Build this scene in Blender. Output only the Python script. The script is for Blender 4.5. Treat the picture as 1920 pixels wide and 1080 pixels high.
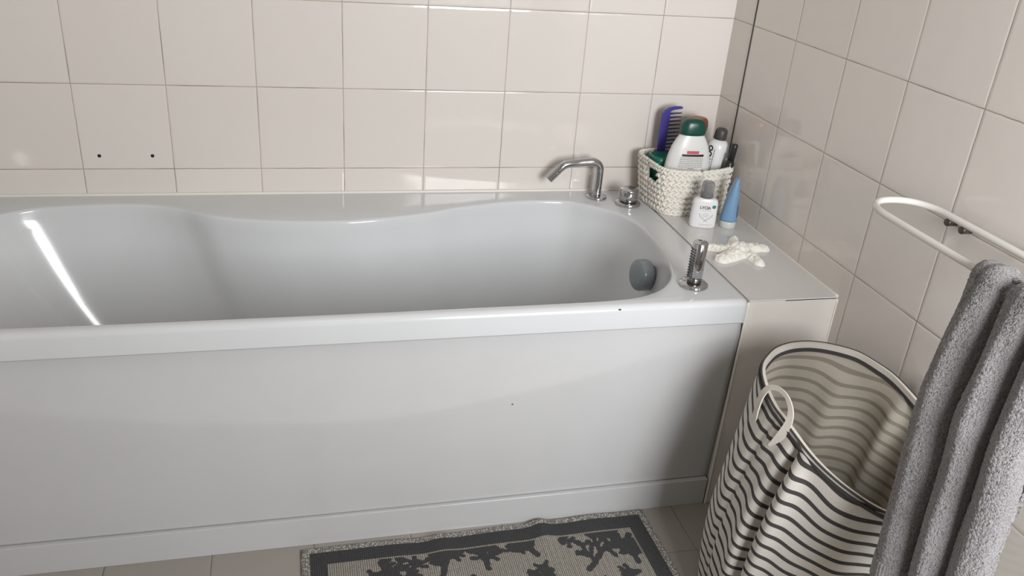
import bpy, bmesh, math, random
import numpy as np
from mathutils import Vector, Matrix

for o in list(bpy.data.objects):
    bpy.data.objects.remove(o, do_unlink=True)
scene = bpy.context.scene
COL = scene.collection
random.seed(7)
rng = np.random.default_rng(7)

# ------------------------------------------------------------------ camera
def cam_matrix(a, b, c):
    Rz = Matrix.Rotation(a, 3, 'Z'); Rx = Matrix.Rotation(b, 3, 'X'); Rr = Matrix.Rotation(c, 3, 'Z')
    return Rz @ Rx @ Rr
cam_data = bpy.data.cameras.new('camera')
cam = bpy.data.objects.new('camera', cam_data)
COL.objects.link(cam)
M4 = cam_matrix(-0.26990, 1.11840, 0.08160).to_4x4()
CAMLOC = Vector((-1.10855, -2.07406, 1.29085))
M4.translation = CAMLOC
cam.matrix_world = M4
cam_data.sensor_width = 36.0
cam_data.lens = 1588.7 / 1920 * 36
cam_data.clip_start = 0.02
scene.camera = cam

# ------------------------------------------------------------------ world, light, exposure
scene.view_settings.view_transform = 'Standard'
scene.view_settings.look = 'None'
scene.view_settings.gamma = 1.0
scene.view_settings.use_curve_mapping = False
scene.view_settings.exposure = 0.0
world = bpy.data.worlds.new('world'); scene.world = world
world.use_nodes = True
wb = world.node_tree.nodes['Background']
wb.inputs[0].default_value = (0.80, 0.90, 1.0, 1)
wb.inputs[1].default_value = 1.0

def area(name, loc, rot, sx, sy, power, color):
    l = bpy.data.lights.new(name, 'AREA'); l.shape = 'RECTANGLE'
    l.size = sx; l.size_y = sy; l.energy = power; l.color = color
    o = bpy.data.objects.new(name, l); o.location = loc; o.rotation_euler = rot
    COL.objects.link(o); return o
PI = math.pi
# daylight entering through the window of the far wall
WX0, WX1, WZ0, WZ1, WY = -0.55, 0.05, 0.75, 1.60, -2.28
area('daylight', ((WX0+WX1)/2, WY+0.02, (WZ0+WZ1)/2), (PI/2, 0, 0), WX1-WX0-0.06, WZ1-WZ0-0.06, 36, (0.98, 0.985, 1.0))
# weak overhead fill, an added light with no known fixture
area('overhead_fill', (-0.95, -1.7, 2.50), (0, 0, 0), 0.5, 0.5, 1.5, (1.0, 0.92, 0.84))

# ------------------------------------------------------------------ materials
def new_mat(name):
    m = bpy.data.materials.new(name); m.use_nodes = True
    nt = m.node_tree
    return m, nt, nt.nodes['Principled BSDF']

def setin(b, **kw):
    names = {'color': 'Base Color', 'rough': 'Roughness', 'metal': 'Metallic', 'coat': 'Coat Weight', 'coatr': 'Coat Roughness',
             'spec': 'Specular IOR Level', 'sheen': 'Sheen Weight', 'trans': 'Transmission Weight', 'sss': 'Subsurface Weight', 'alpha': 'Alpha', 'ior': 'IOR'}
    for k, v in kw.items():
        if k == 'color' and len(v) == 3: v = (*v, 1)
        b.inputs[names[k]].default_value = v

def add_noise_bump(nt, b, scale, strength, dist=0.001, detail=4, coord='Object'):
    tc = nt.nodes.new('ShaderNodeTexCoord'); n = nt.nodes.new('ShaderNodeTexNoise'); bp = nt.nodes.new('ShaderNodeBump')
    n.inputs['Scale'].default_value = scale; n.inputs['Detail'].default_value = detail
    bp.inputs['Strength'].default_value = strength; bp.inputs['Distance'].default_value = dist
    nt.links.new(tc.outputs[coord], n.inputs['Vector']); nt.links.new(n.outputs['Fac'], bp.inputs['Height'])
    nt.links.new(bp.outputs['Normal'], b.inputs['Normal'])
    return n

def simple(name, color, rough=0.4, metal=0.0, bump=None, **kw):
    m, nt, b = new_mat(name)
    setin(b, color=color, rough=rough, metal=metal, **kw)
    # faint procedural tone variation so that nothing is perfectly flat
    tc = nt.nodes.new('ShaderNodeTexCoord'); n = nt.nodes.new('ShaderNodeTexNoise'); mx = nt.nodes.new('ShaderNodeMix')
    mx.data_type = 'RGBA'; n.inputs['Scale'].default_value = 9.0
    nt.links.new(tc.outputs['Object'], n.inputs['Vector']); nt.links.new(n.outputs['Fac'], mx.inputs[0])
    mx.inputs[6].default_value = (*[c*0.97 for c in color[:3]], 1); mx.inputs[7].default_value = (*[min(1, c*1.03) for c in color[:3]], 1)
    nt.links.new(mx.outputs[2], b.inputs['Base Color'])
    if bump: add_noise_bump(nt, b, *bump)
    return m

class NG:
    """tiny helper for math node chains"""
    def __init__(s, nt): s.nt = nt
    def m(s, op, a, b=None, c=None):
        n = s.nt.nodes.new('ShaderNodeMath'); n.operation = op
        for i, v in enumerate((a, b, c)):
            if v is None: continue
            if isinstance(v, (int, float)): n.inputs[i].default_value = v
            else: s.nt.links.new(v, n.inputs[i])
        return n.outputs[0]
    def smooth(s, v, lo, hi, a=0.0, b=1.0):
        n = s.nt.nodes.new('ShaderNodeMapRange'); n.interpolation_type = 'SMOOTHSTEP'
        s.nt.links.new(v, n.inputs[0])
        for i, x in zip((1, 2, 3, 4), (lo, hi, a, b)): n.inputs[i].default_value = x
        return n.outputs[0]
    def mix(s, f, a, b):
        n = s.nt.nodes.new('ShaderNodeMix'); n.data_type = 'RGBA'
        if isinstance(f, (int, float)): n.inputs[0].default_value = f
        else: s.nt.links.new(f, n.inputs[0])
        for i, v in ((6, a), (7, b)):
            if isinstance(v, tuple): n.inputs[i].default_value = (*v[:3], 1)
            else: s.nt.links.new(v, n.inputs[i])
        return n.outputs[2]
    def noise(s, vec, scale, detail=3, rough=0.5):
        n = s.nt.nodes.new('ShaderNodeTexNoise'); n.inputs['Scale'].default_value = scale
        n.inputs['Detail'].default_value = detail; n.inputs['Roughness'].default_value = rough
        if vec is not None: s.nt.links.new(vec, n.inputs['Vector'])
        return n.outputs['Fac']

def tile_mat(name, ax_u, u0, tu, ax_v, v0, tv, col_a, col_b, grout, gw=0.0012, rough=0.09):
    """glazed square tiles: u/v world axes, one grout line at u0 / v0, tile sizes tu / tv"""
    m, nt, b = new_mat(name); g = NG(nt)
    geo = nt.nodes.new('ShaderNodeNewGeometry'); sx = nt.nodes.new('ShaderNodeSeparateXYZ')
    nt.links.new(geo.outputs['Position'], sx.inputs[0])
    # slightly irregular grout lines
    wob = g.m('MULTIPLY', g.m('SUBTRACT', g.noise(geo.outputs['Position'], 40, 2), 0.5), 0.0016)
    res = []
    for ax, o, t in ((ax_u, u0, tu), (ax_v, v0, tv)):
        c = g.m('DIVIDE', g.m('SUBTRACT', sx.outputs[ax], o), t)
        c = g.m('ADD', c, g.m('DIVIDE', wob, t))
        fl = g.m('FLOOR', c)
        fr = g.m('SUBTRACT', c, fl)
        d = g.m('MULTIPLY', g.m('MINIMUM', fr, g.m('SUBTRACT', 1.0, fr)), t)
        res.append((fl, d, fr))
    d = g.m('MINIMUM', res[0][1], res[1][1])
    mask = g.smooth(d, gw*0.55, gw*1.25, 1.0, 0.0)
    cmb = nt.nodes.new('ShaderNodeCombineXYZ'); nt.links.new(res[0][0], cmb.inputs[0]); nt.links.new(res[1][0], cmb.inputs[1])
    wn = nt.nodes.new('ShaderNodeTexWhiteNoise'); nt.links.new(cmb.outputs[0], wn.inputs['Vector'])
    soft = g.noise(geo.outputs['Position'], 2.3, 2)
    f = g.m('ADD', g.m('MULTIPLY', wn.outputs['Value'], 0.55), g.m('MULTIPLY', soft, 0.45))
    base = g.mix(f, col_a, col_b)
    gn = g.noise(geo.outputs['Position'], 7, 3)
    gcol = g.mix(g.smooth(gn, 0.40, 0.62), tuple(c*1.25 for c in grout), tuple(c*0.62 for c in grout))
    gstr = g.m('MULTIPLY', mask, 0.80)
    nt.links.new(g.mix(gstr, base, gcol), b.inputs['Base Color'])
    nt.links.new(g.smooth(mask, 0, 1, rough, 0.7), b.inputs['Roughness'])
    # pillow edge + soft undulation of the glaze + a small tilt of each tile
    edge = g.smooth(d, 0.0, 0.006, 0.0, 1.0)
    und = g.noise(geo.outputs['Position'], 9, 2)
    tilt = g.m('MULTIPLY', g.m('SUBTRACT', wn.outputs['Value'], 0.5), g.m('ADD', res[0][2], res[1][2]))
    hgt = g.m('ADD', g.m('MULTIPLY', edge, 0.0006), g.m('ADD', g.m('MULTIPLY', und, 0.0012), g.m('MULTIPLY', tilt, 0.0016)))
    bp = nt.nodes.new('ShaderNodeBump'); bp.inputs['Strength'].default_value = 1.0; bp.inputs['Distance'].default_value = 0.8
    nt.links.new(hgt, bp.inputs['Height']); nt.links.new(bp.outputs['Normal'], b.inputs['Normal'])
    setin(b, spec=0.5)
    return m

TA, TB = (0.715, 0.668, 0.618), (0.745, 0.712, 0.672)
GR = (0.34, 0.28, 0.22)
MAT_BACK = tile_mat('wall_tile_back', 0, -0.1956, 0.2, 2, 0.6, 0.2, TA, TB, GR)
MAT_RIGHT = tile_mat('wall_tile_right', 1, -0.1068, 0.2, 2, 0.6, 0.2, TA, TB, GR)
MAT_FLOOR = tile_mat('floor_tile', 0, -0.2953, 0.2025, 1, -0.8158, 0.2025, (0.315, 0.29, 0.26), (0.35, 0.32, 0.29), (0.16, 0.12, 0.09), rough=0.25)
MAT_LEDGE_FACE = tile_mat('ledge_face_tile', 0, -1.0, 2.0, 2, -1.0, 3.0, TA, TB, GR)
MAT_LEDGE_TOP = tile_mat('ledge_top_tile', 0, 0.4, 2.0, 1, -2.0, 4.0, (0.66, 0.65, 0.64), (0.69, 0.68, 0.67), GR)
MAT_PLASTER = simple('painted_plaster', (0.60, 0.58, 0.55), 0.9)
MAT_DARK = simple('dark_hole', (0.012, 0.011, 0.010), 0.8)
MAT_ACRYL = simple('white_acrylic', (0.650, 0.667, 0.680), 0.16, coat=0.25, coatr=0.08)
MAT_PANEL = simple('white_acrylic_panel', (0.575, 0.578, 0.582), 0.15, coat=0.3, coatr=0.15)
MAT_SILICONE = simple('silicone', (0.78, 0.75, 0.69), 0.45)
MAT_CHROME = simple('chrome', (0.50, 0.50, 0.51), 0.08, 1.0)
MAT_CHROME_DARK = simple('chrome_shadow_gap', (0.10, 0.10, 0.10), 0.3, 0.8)
MAT_GREYPL = simple('satin_grey_plastic', (0.20, 0.235, 0.245), 0.28, coat=0.3)
MAT_WHITE_METAL = simple('white_enamel', (0.70, 0.68, 0.64), 0.22)
MAT_SCREW = simple('aged_brown_metal', (0.10, 0.085, 0.07), 0.35, 0.6)
MAT_BLACK = simple('black_gasket', (0.010, 0.010, 0.010), 0.5)

# ------------------------------------------------------------------ object helpers
def mesh_obj(name, verts, faces, mat, parent=None, smooth=True, uvs=None):
    me = bpy.data.meshes.new(name)
    me.from_pydata([tuple(map(float, v)) for v in verts], [], [tuple(int(i) for i in f) for f in faces])
    mats = mat if isinstance(mat, (list, tuple)) else [mat]
    for m in mats: me.materials.append(m)
    me.polygons.foreach_set('use_smooth', [smooth]*len(me.polygons))
    if uvs is not None:
        lay = me.uv_layers.new(name='UVMap')
        li = np.zeros(len(me.loops), dtype=np.int32); me.loops.foreach_get('vertex_index', li)
        lay.data.foreach_set('uv', np.asarray(uvs, dtype=np.float32)[li].ravel())
    me.update()
    o = bpy.data.objects.new(name, me); COL.objects.link(o)
    if parent is not None: o.parent = parent
    return o

def tag(o, label=None, cat=None, group=None, kind=None):
    if label: o['label'] = label
    if cat: o['category'] = cat
    if group: o['group'] = group
    if kind: o['kind'] = kind
    return o

def thing(name, label, cat, loc=(0, 0, 0), rotz=0.0, group=None):
    o = bpy.data.objects.new(name, None); COL.objects.link(o)
    o.empty_display_size = 0.03
    o.location = loc; o.rotation_euler = (0, 0, rotz)
    return tag(o, label, cat, group)

class MB:
    """collects geometry for one mesh"""
    def __init__(s): s.v = []; s.f = []
    def add(s, v, f):
        n = len(s.v); s.v += [tuple(x) for x in v]; s.f += [tuple(i+n for i in q) for q in f]
        return s
    def build(s, name, mat, parent=None, smooth=True): return mesh_obj(name, s.v, s.f, mat, parent, smooth)

def box_geo(x0, x1, y0, y1, z0, z1):
    v = [(x, y, z) for x in (x0, x1) for y in (y0, y1) for z in (z0, z1)]
    f = [(0, 1, 3, 2), (4, 6, 7, 5), (0, 4, 5, 1), (2, 3, 7, 6), (0, 2, 6, 4), (1, 5, 7, 3)]
    return v, f

def box(name, b, mat, parent=None, bevel=0.0):
    o = mesh_obj(name, *box_geo(*b), mat, parent, smooth=False)
    if bevel:
        md = o.modifiers.new('bevel', 'BEVEL'); md.width = bevel; md.segments = 3
        for p in o.data.polygons: p.use_smooth = True
        md.limit_method = 'ANGLE'; md.harden_normals = True
    return o

def loft(rings, cap0=True, cap1=True, closed=True):
    n = len(rings[0]); v = [tuple(p) for r in rings for p in r]; f = []
    for k in range(len(rings)-1):
        for i in range(n if closed else n-1):
            j = (i+1) % n
            f.append((k*n+i, k*n+j, (k+1)*n+j, (k+1)*n+i))
    if cap0: f.append(tuple(reversed(range(n))))
    if cap1: f.append(tuple(range((len(rings)-1)*n, len(rings)*n)))
    return v, f

def circ(cx, cy, z, r, n=40):
    return [(cx+r*math.cos(2*PI*i/n), cy+r*math.sin(2*PI*i/n), z) for i in range(n)]

def sell(cx, cy, z, a, b, e=2.0, n=56):
    out = []
    for i in range(n):
        t = 2*PI*i/n; c, s = math.cos(t), math.sin(t)
        out.append((cx+a*math.copysign(abs(c)**(2/e), c), cy+b*math.copysign(abs(s)**(2/e), s), z))
    return out

def lathe_geo(profile, n=40, cx=0, cy=0):
    return loft([circ(cx, cy, z, max(r, 1e-5), n) for r, z in profile])

def tube_geo(path, r, n=16, closed=False, rad=None):
    path = [Vector(p) for p in path]; N = len(path); rings = []
    up = None
    for i, p in enumerate(path):
        if closed: t = (path[(i+1) % N]-path[i-1]).normalized()
        else: t = (path[min(i+1, N-1)]-path[max(i-1, 0)]).normalized()
        if up is None:
            up = Vector((0, 0, 1)) if abs(t.z) < 0.9 else Vector((1, 0, 0))
        up = (up - t*up.dot(t)).normalized(); w = t.cross(up)
        rr = rad[i] if rad else r
        rings.append([tuple(p+(w*math.cos(2*PI*k/n)+up*math.sin(2*PI*k/n))*rr) for k in range(n)])
    if closed:
        rings.append(rings[0])
        return loft(rings, False, False)
    return loft(rings)

def arc_pts(c, r, a0, a1, n, plane='xz'):
    out = []
    for i in range(n+1):
        a = a0+(a1-a0)*i/n
        u, w = r*math.cos(a), r*math.sin(a)
        out.append({'xz': (c[0]+u, c[1], c[2]+w), 'xy': (c[0]+u, c[1]+w, c[2])}[plane])
    return out

def text_mesh(name, body, size, mat, parent, fn, extrude=0.0, rot=0.0, align='CENTER', bold=0.0):
    """flat lettering, every vertex mapped onto the pack by fn(x, y)"""
    cu = bpy.data.curves.new(name, 'FONT'); cu.body = body; cu.size = size; cu.align_x = align; cu.align_y = 'CENTER'
    cu.offset = bold; cu.resolution_u = 3
    to = bpy.data.objects.new(name+'_tmp', cu); COL.objects.link(to)
    dg = bpy.context.evaluated_depsgraph_get()
    me = bpy.data.meshes.new_from_object(to.evaluated_get(dg))
    bpy.data.objects.remove(to, do_unlink=True)
    c, s = math.cos(rot), math.sin(rot)
    for v in me.vertices:
        x, y = v.co.x*c-v.co.y*s, v.co.x*s+v.co.y*c
        v.co = fn(x, y)
    me.materials.clear(); me.materials.append(mat); me.name = name
    o = bpy.data.objects.new(name, me); COL.objects.link(o); o.parent = parent
    return o

def quad_patch(x0, x1, y0, y1, fn, nx=12, ny=2):
    v = []; f = []
    for j in range(ny+1):
        for i in range(nx+1):
            v.append(fn(x0+(x1-x0)*i/nx, y0+(y1-y0)*j/ny))
    for j in range(ny):
        for i in range(nx):
            a = j*(nx+1)+i
            f.append((a, a+1, a+nx+2, a+nx+1))
    return v, f

# value noise for numpy grids
def vnoise(x, y, seed=0):
    xi = np.floor(x).astype(np.int64); yi = np.floor(y).astype(np.int64)
    fx = x-xi; fy = y-yi
    fx = fx*fx*(3-2*fx); fy = fy*fy*(3-2*fy)
    def h(a, b):
        q = (a*374761393+b*668265263+seed*982451653) & 0x7fffffff
        q = ((q ^ (q >> 13))*1274126177) & 0x7fffffff
        return ((q ^ (q >> 16)) & 0xffff)/65535.0
    return (h(xi, yi)*(1-fx)+h(xi+1, yi)*fx)*(1-fy)+(h(xi, yi+1)*(1-fx)+h(xi+1, yi+1)*fx)*fy

def catmull(pts, n, closed=True):
    P = [np.array(p, float) for p in pts]; N = len(P); out = []
    segs = N if closed else N-1
    for i in range(segs):
        p0, p1, p2, p3 = (P[(i-1) % N], P[i], P[(i+1) % N], P[(i+2) % N]) if closed else (P[max(i-1, 0)], P[i], P[i+1], P[min(i+2, N-1)])
        for k in range(n):
            t = k/n
            out.append(0.5*((2*p1)+(-p0+p2)*t+(2*p0-5*p1+4*p2-p3)*t*t+(-p0+3*p1-3*p2+p3)*t**3))
    if not closed: out.append(P[-1])
    return np.array(out)

def resample(pts, n, closed=True):
    pts = np.array(pts, float)
    if closed: pts = np.vstack([pts, pts[:1]])
    d = np.r_[0, np.cumsum(np.linalg.norm(np.diff(pts, axis=0), axis=1))]
    s = np.linspace(0, d[-1], n+1)[:-1] if closed else np.linspace(0, d[-1], n)
    return np.stack([np.interp(s, d, pts[:, k]) for k in range(pts.shape[1])], 1)

# ================================================================== SETTING
XL = -2.02          # left wall
YF = WY             # far (window) wall
ZC = 2.55
XR2 = 1.0           # right side of the wider part of the room
YR = -1.52          # where the right wall ends
def struct(o):
    o['kind'] = 'structure'; return o
wall_back = struct(box('wall_back', (XL-0.1, 0.1, 0.0, 0.1, -0.05, ZC), MAT_BACK))
wall_right = struct(box('wall_right', (0.0, 0.1, YR, 0.0, -0.05, ZC), MAT_RIGHT))
struct(box('floor', (XL-0.1, XR2+0.1, YF-0.1, 0.0, -0.06, 0.0), MAT_FLOOR))
struct(box('ceiling', (XL-0.1, XR2+0.1, YF-0.1, 0.1, ZC, ZC+0.08), MAT_PLASTER))
struct(box('wall_left', (XL-0.1, XL, YF-0.1, 0.0, -0.05, ZC), MAT_RIGHT))
struct(box('wall_alcove', (0.0, XR2+0.1, YR, YR+0.1, -0.05, ZC), MAT_PLASTER))
struct(box('wall_far_right', (XR2, XR2+0.1, YF-0.1, YR, -0.05, ZC), MAT_PLASTER))
fw = MB()
fw.add(*box_geo(XL-0.1, WX0, YF-0.1, YF, -0.05, ZC)); fw.add(*box_geo(WX1, XR2+0.1, YF-0.1, YF, -0.05, ZC))
fw.add(*box_geo(WX0, WX1, YF-0.1, YF, -0.05, WZ0)); fw.add(*box_geo(WX0, WX1, YF-0.1, YF, WZ1, ZC))
struct(fw.build('wall_front', MAT_PLASTER, smooth=False))
win = MB()
t = 0.05
win.add(*box_geo(WX0, WX1, YF-0.09, YF-0.03, WZ0, WZ0+t)); win.add(*box_geo(WX0, WX1, YF-0.09, YF-0.03, WZ1-t, WZ1))
win.add(*box_geo(WX0, WX0+t, YF-0.09, YF-0.03, WZ0, WZ1)); win.add(*box_geo(WX1-t, WX1, YF-0.09, YF-0.03, WZ0, WZ1))
win.add(*box_geo((WX0+WX1)/2-t/2, (WX0+WX1)/2+t/2, YF-0.09, YF-0.03, WZ0, WZ1))
struct(win.build('window_1', simple('window_frame_white', (0.8, 0.8, 0.8), 0.4), smooth=False))

# drilled holes in the tile above the bath
for hx in (-1.5573, -1.4414):
    v, f = lathe_geo([(0.0042, 0), (0.0036, 0.0005), (0.0, 0.0006)], 20)
    v = [(hx+x, -z, 0.632+y) for x, y, z in v]
    mesh_obj('drill_hole', v, [tuple(reversed(q)) for q in f], MAT_DARK, wall_back)

# black joint running down the right wall beside the corner
struct(mesh_obj('trim_1', *box_geo(-0.0016, 0.001, -0.1085, -0.1055, 0.60, ZC), MAT_BLACK, smooth=False))

# tiled ledge at the foot of the bath
DZ = 0.535; LX = -0.2115; LY = -0.676
ledge = struct(box('trim_2', (LX+0.002, 0.0, LY, 0.0, 0.0, DZ-0.0036), MAT_LEDGE_FACE, bevel=0.0008))
tag(ledge)
struct(box('trim_3', (LX+0.0025, -0.001, LY-0.0005, -0.0005, DZ-0.0030, DZ), MAT_LEDGE_TOP, bevel=0.0008))
# dark crack under the front edge of the ledge slab
struct(box('trim_4', (-0.125, -0.004, LY-0.0009, LY+0.002, DZ-0.0042, DZ-0.0028), MAT_DARK))
# silicone beads
def bead(name, p0, p1, r):
    n = 60; pts = [Vector(p0).lerp(Vector(p1), i/n) for i in range(n+1)]
    rad = [r*(0.85+0.3*float(vnoise(np.array(i*0.31), np.array(0.5), 3))) for i in range(n+1)]
    v, f = tube_geo(pts, r, 10, rad=rad)
    return struct(mesh_obj(name, v, f, MAT_SILICONE))
bead('trim_5', (-1.93, -0.001, DZ+0.0005), (LX, -0.001, DZ+0.0005), 0.0050)
bead('trim_6', (LX, -0.001, DZ), (0.0, -0.001, DZ), 0.0045)
bead('trim_7', (-0.001, 0.0, DZ), (-0.001, LY, DZ), 0.0030)
bead('trim_8', (LX+0.0005, LY-0.0005, 0.0), (LX+0.0005, LY-0.0005, DZ-0.004), 0.0028)
bead('trim_9', (-0.0005, LY-0.0005, 0.0), (-0.0005, LY-0.0005, DZ-0.006), 0.0022)

# ================================================================== BATHTUB
bath = thing('bathtub', 'white acrylic built-in bathtub with smooth apron panel under the tiled wall', 'bathtub', (-1.06, -0.34, 0))
bo = Vector(bath.location)
BX0, BX1, BY0, BY1 = -1.925, LX-0.001, -0.677, -0.001
rim_pts = [(-0.4323, -0.0821), (-0.3829, -0.1115), (-0.3277, -0.1636), (-0.3000, -0.225), (-0.2915, -0.300), (-0.2939, -0.3696), (-0.3037, -0.4578),
           (-0.3207, -0.5221), (-0.3456, -0.5661), (-0.3845, -0.6068), (-0.4381, -0.6330), (-0.4993, -0.6430), (-0.6011, -0.6470), (-0.7754, -0.6490),
           (-0.9815, -0.6510), (-1.2662, -0.6510), (-1.4422, -0.6510), (-1.611, -0.6480), (-1.70, -0.635), (-1.78, -0.595), (-1.835, -0.52), (-1.865, -0.42),
           (-1.868, -0.32), (-1.84, -0.22), (-1.795, -0.155), (-1.7503, -0.1202), (-1.7045, -0.0920), (-1.6523, -0.0760), (-1.543, -0.0640), (-1.4557, -0.0700),
           (-1.38, -0.098), (-1.3012, -0.1480), (-1.183, -0.1820), (-1.0392, -0.1940), (-0.9393, -0.1850), (-0.8078, -0.1530), (-0.7214, -0.1180),
           (-0.6057, -0.0873), (-0.5173, -0.0760)]
NR = 640
rim = resample(catmull([(x, y) for x, y in rim_pts], 12), NR)          # clockwise seen from above or not does not matter
bot_pts = [(-0.55, -0.16), (-0.46, -0.22), (-0.43, -0.33), (-0.44, -0.44), (-0.50, -0.53), (-0.62, -0.565), (-0.9, -0.572), (-1.2, -0.572), (-1.4, -0.56),
           (-1.49, -0.50), (-1.52, -0.38), (-1.49, -0.26), (-1.40, -0.20), (-1.2, -0.222), (-1.0, -0.238), (-0.80, -0.21), (-0.66, -0.165)]
bot = resample(catmull(bot_pts, 16), NR)
# align start index
k0 = np.argmin(np.linalg.norm(bot-np.array([-0.52, -0.175]), axis=1))
bot = np.roll(bot, -k0, axis=0)
# match by angle-like pairing: reparametrise bottom by the rim's arc length proportion is good enough
def rect_project(p):
    c = np.array([-1.07, -0.36]); d = p-c
    ts = []
    for lo, hi, k in ((BX0, BX1, 0), (BY0, BY1, 1)):
        if d[k] > 1e-9: ts.append((hi-c[k])/d[k])
        elif d[k] < -1e-9: ts.append((lo-c[k])/d[k])
    return c+d*min(ts)
outer = np.array([rect_project(p) for p in rim])
for cx in (BX0, BX1):
    for cy in (BY0, BY1):
        k = np.argmin(np.linalg.norm(outer-np.array([cx, cy]), axis=1)); outer[k] = (cx, cy)
def inset(pts, d):
    c = np.array([(BX0+BX1)/2, (BY0+BY1)/2]); out = pts.copy()
    out[:, 0] = np.clip(out[:, 0], BX0+d, BX1-d*0.25); out[:, 1] = np.clip(out[:, 1], BY0+d, BY1-d*0.25)
    return out
nrm = np.roll(rim, -1, axis=0)-np.roll(rim, 1, axis=0)
nrm = np.stack([nrm[:, 1], -nrm[:, 0]], 1); nrm /= np.linalg.norm(nrm, axis=1)[:, None]
cen = rim.mean(0)
if ((rim-cen)*nrm).sum() < 0: nrm = -nrm
rings = []
def ring(xy, z):
    rings.append([(x-bo.x, y-bo.y, z) for x, y in xy])
ring(inset(outer, 0.010), DZ-0.052)
ring(outer, DZ-0.052); ring(outer, DZ-0.050); ring(outer, DZ-0.013)
for a in (20, 45, 70, 90):
    q = math.radians(a); ring(inset(outer, 0.013*(1-math.cos(q))), DZ-0.013+0.013*math.sin(q))
ring(inset(outer, 0.0145), DZ)
mid = rim+nrm*0.007
ring((inset(outer, 0.0145)+mid)/2, DZ); ring(mid, DZ)
for a in (25, 50, 75):
    q = math.radians(a); ring(rim+nrm*(0.007-0.007*math.sin(q)), DZ-0.009*(1-math.cos(q)))
# inner wall: profile s (0 rim .. 1 bottom outline), depth fraction
ZB = 0.13
prof = [(0.0, 0.03), (0.04, 0.08), (0.10, 0.18), (0.17, 0.30), (0.25, 0.42), (0.34, 0.54), (0.44, 0.66), (0.56, 0.78), (0.70, 0.88), (0.85, 0.95), (1.0, 0.985)]
for s, d in prof:
    ring(rim*(1-s)+bot*s, DZ-0.012-(DZ-0.012-ZB)*d)
bc = bot.mean(0)
for s in (0.15, 0.4, 0.7, 0.97):
    ring(bot*(1-s)+bc*s, ZB-0.006*s)
v, f = loft(rings, cap0=False)
mesh_obj('basin', v, f, MAT_ACRYL, bath)

# apron panel: a soft crease runs along it in a long curve, the field above leans back slightly
cx = [-1.93, -1.6316, -1.4976, -1.3464, -1.0856, -0.9195, -0.834, -0.533, -0.4355, -0.3086, -0.2577, -0.20]
cz = [0.425, 0.3782, 0.3549, 0.3293, 0.3040, 0.3075, 0.3197, 0.3757, 0.4025, 0.4355, 0.4454, 0.455]
xs = np.linspace(BX0, BX1-0.001, 120); zs = np.linspace(0.071, DZ-0.0515, 90)
pv = []
for zz in zs:
    for xx in xs:
        zc = np.interp(xx, cx, cz); h = zz-zc
        back = 0.13*0.5*(h+math.sqrt(h*h+0.00002))+0.03*max(0.0, -h)
        pv.append((xx-bo.x, -0.6735+min(back, 0.02)-bo.y, zz))
pf = [(j*120+i, j*120+i+1, (j+1)*120+i+1, (j+1)*120+i) for j in range(89) for i in range(119)]
po = mesh_obj('apron_panel', pv, pf, MAT_PANEL, bath)
sd = po.modifiers.new('s', 'SOLIDIFY'); sd.thickness = 0.004; sd.offset = -1
kick = box('plinth', (BX0-bo.x, BX1-0.002-bo.x, -0.6735-bo.y, -0.650-bo.y, 0.0, 0.0695), MAT_PANEL, bath, bevel=0.001)
# plug rosette: thick round cap facing the bather
cov_c = Vector((-0.330, -0.400, 0.468)); nrmv = Vector((-0.98, -0.10, 0.10)).normalized()
rotm = nrmv.to_track_quat('Z', 'Y').to_matrix().to_4x4()
v, f = lathe_geo([(0.030, -0.016), (0.0355, -0.013), (0.0372, -0.008), (0.0375, 0.000), (0.0375, 0.010), (0.0365, 0.014), (0.034, 0.0165), (0.020, 0.0178), (0.0, 0.018)], 48)
me_v = [tuple((rotm @ Vector(p))+cov_c-bo) for p in v]
ofc = mesh_obj('overflow_cover', me_v, f, MAT_GREYPL, bath); tag(ofc, 'grey round overflow cap')
v, f = lathe_geo([(0.024, -0.045), (0.024, -0.004), (0.0, -0.004)], 32)
mesh_obj('overflow_neck', [tuple((rotm @ Vector(p))+cov_c-bo) for p in v], f, MAT_CHROME_DARK, bath)
v, f = tube_geo([cov_c-bo+Vector((0.0, 0, -0.034)), cov_c-bo+Vector((-0.006, 0, -0.040))], 0.004, 10)
mesh_obj('overflow_tab', v, f, MAT_GREYPL, bath)
# little chips in the enamel
for px, py, pz, r in ((-0.4955, -0.6775, 0.5285, 0.0022), (-0.700, -0.6745, 0.318, 0.0014)):
    v, f = lathe_geo([(r, -0.0006), (r*0.8, 0.0006), (0, 0.0008)], 10)
    v = [(px+x*1.3-bo.x, py-z*1.0-bo.y, pz+y*0.7) for x, y, z in v]
    mesh_obj('enamel_chip', v, [tuple(reversed(q)) for q in f], MAT_DARK, bath)

# ================================================================== TAPS
# spout
sp = thing('bath_spout', 'curved chrome bath spout rising from the deck by the wall', 'tap', (-0.3385, -0.0585, DZ))
v, f = lathe_geo([(0.0, 0.0), (0.0255, 0.0), (0.0265, 0.0015), (0.0265, 0.0045), (0.0245, 0.0062), (0.0135, 0.0068), (0.0, 0.0068)], 48)
mesh_obj('base_plate', v, f, MAT_CHROME, sp)
R = 0.0105
path = [(0, 0, 0.005), (0, 0, 0.03), (0, 0, 0.060)]
path += arc_pts((-0.024, 0, 0.076), 0.024, 0.0, math.radians(97), 14)[0:]
e = path[-1]
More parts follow.
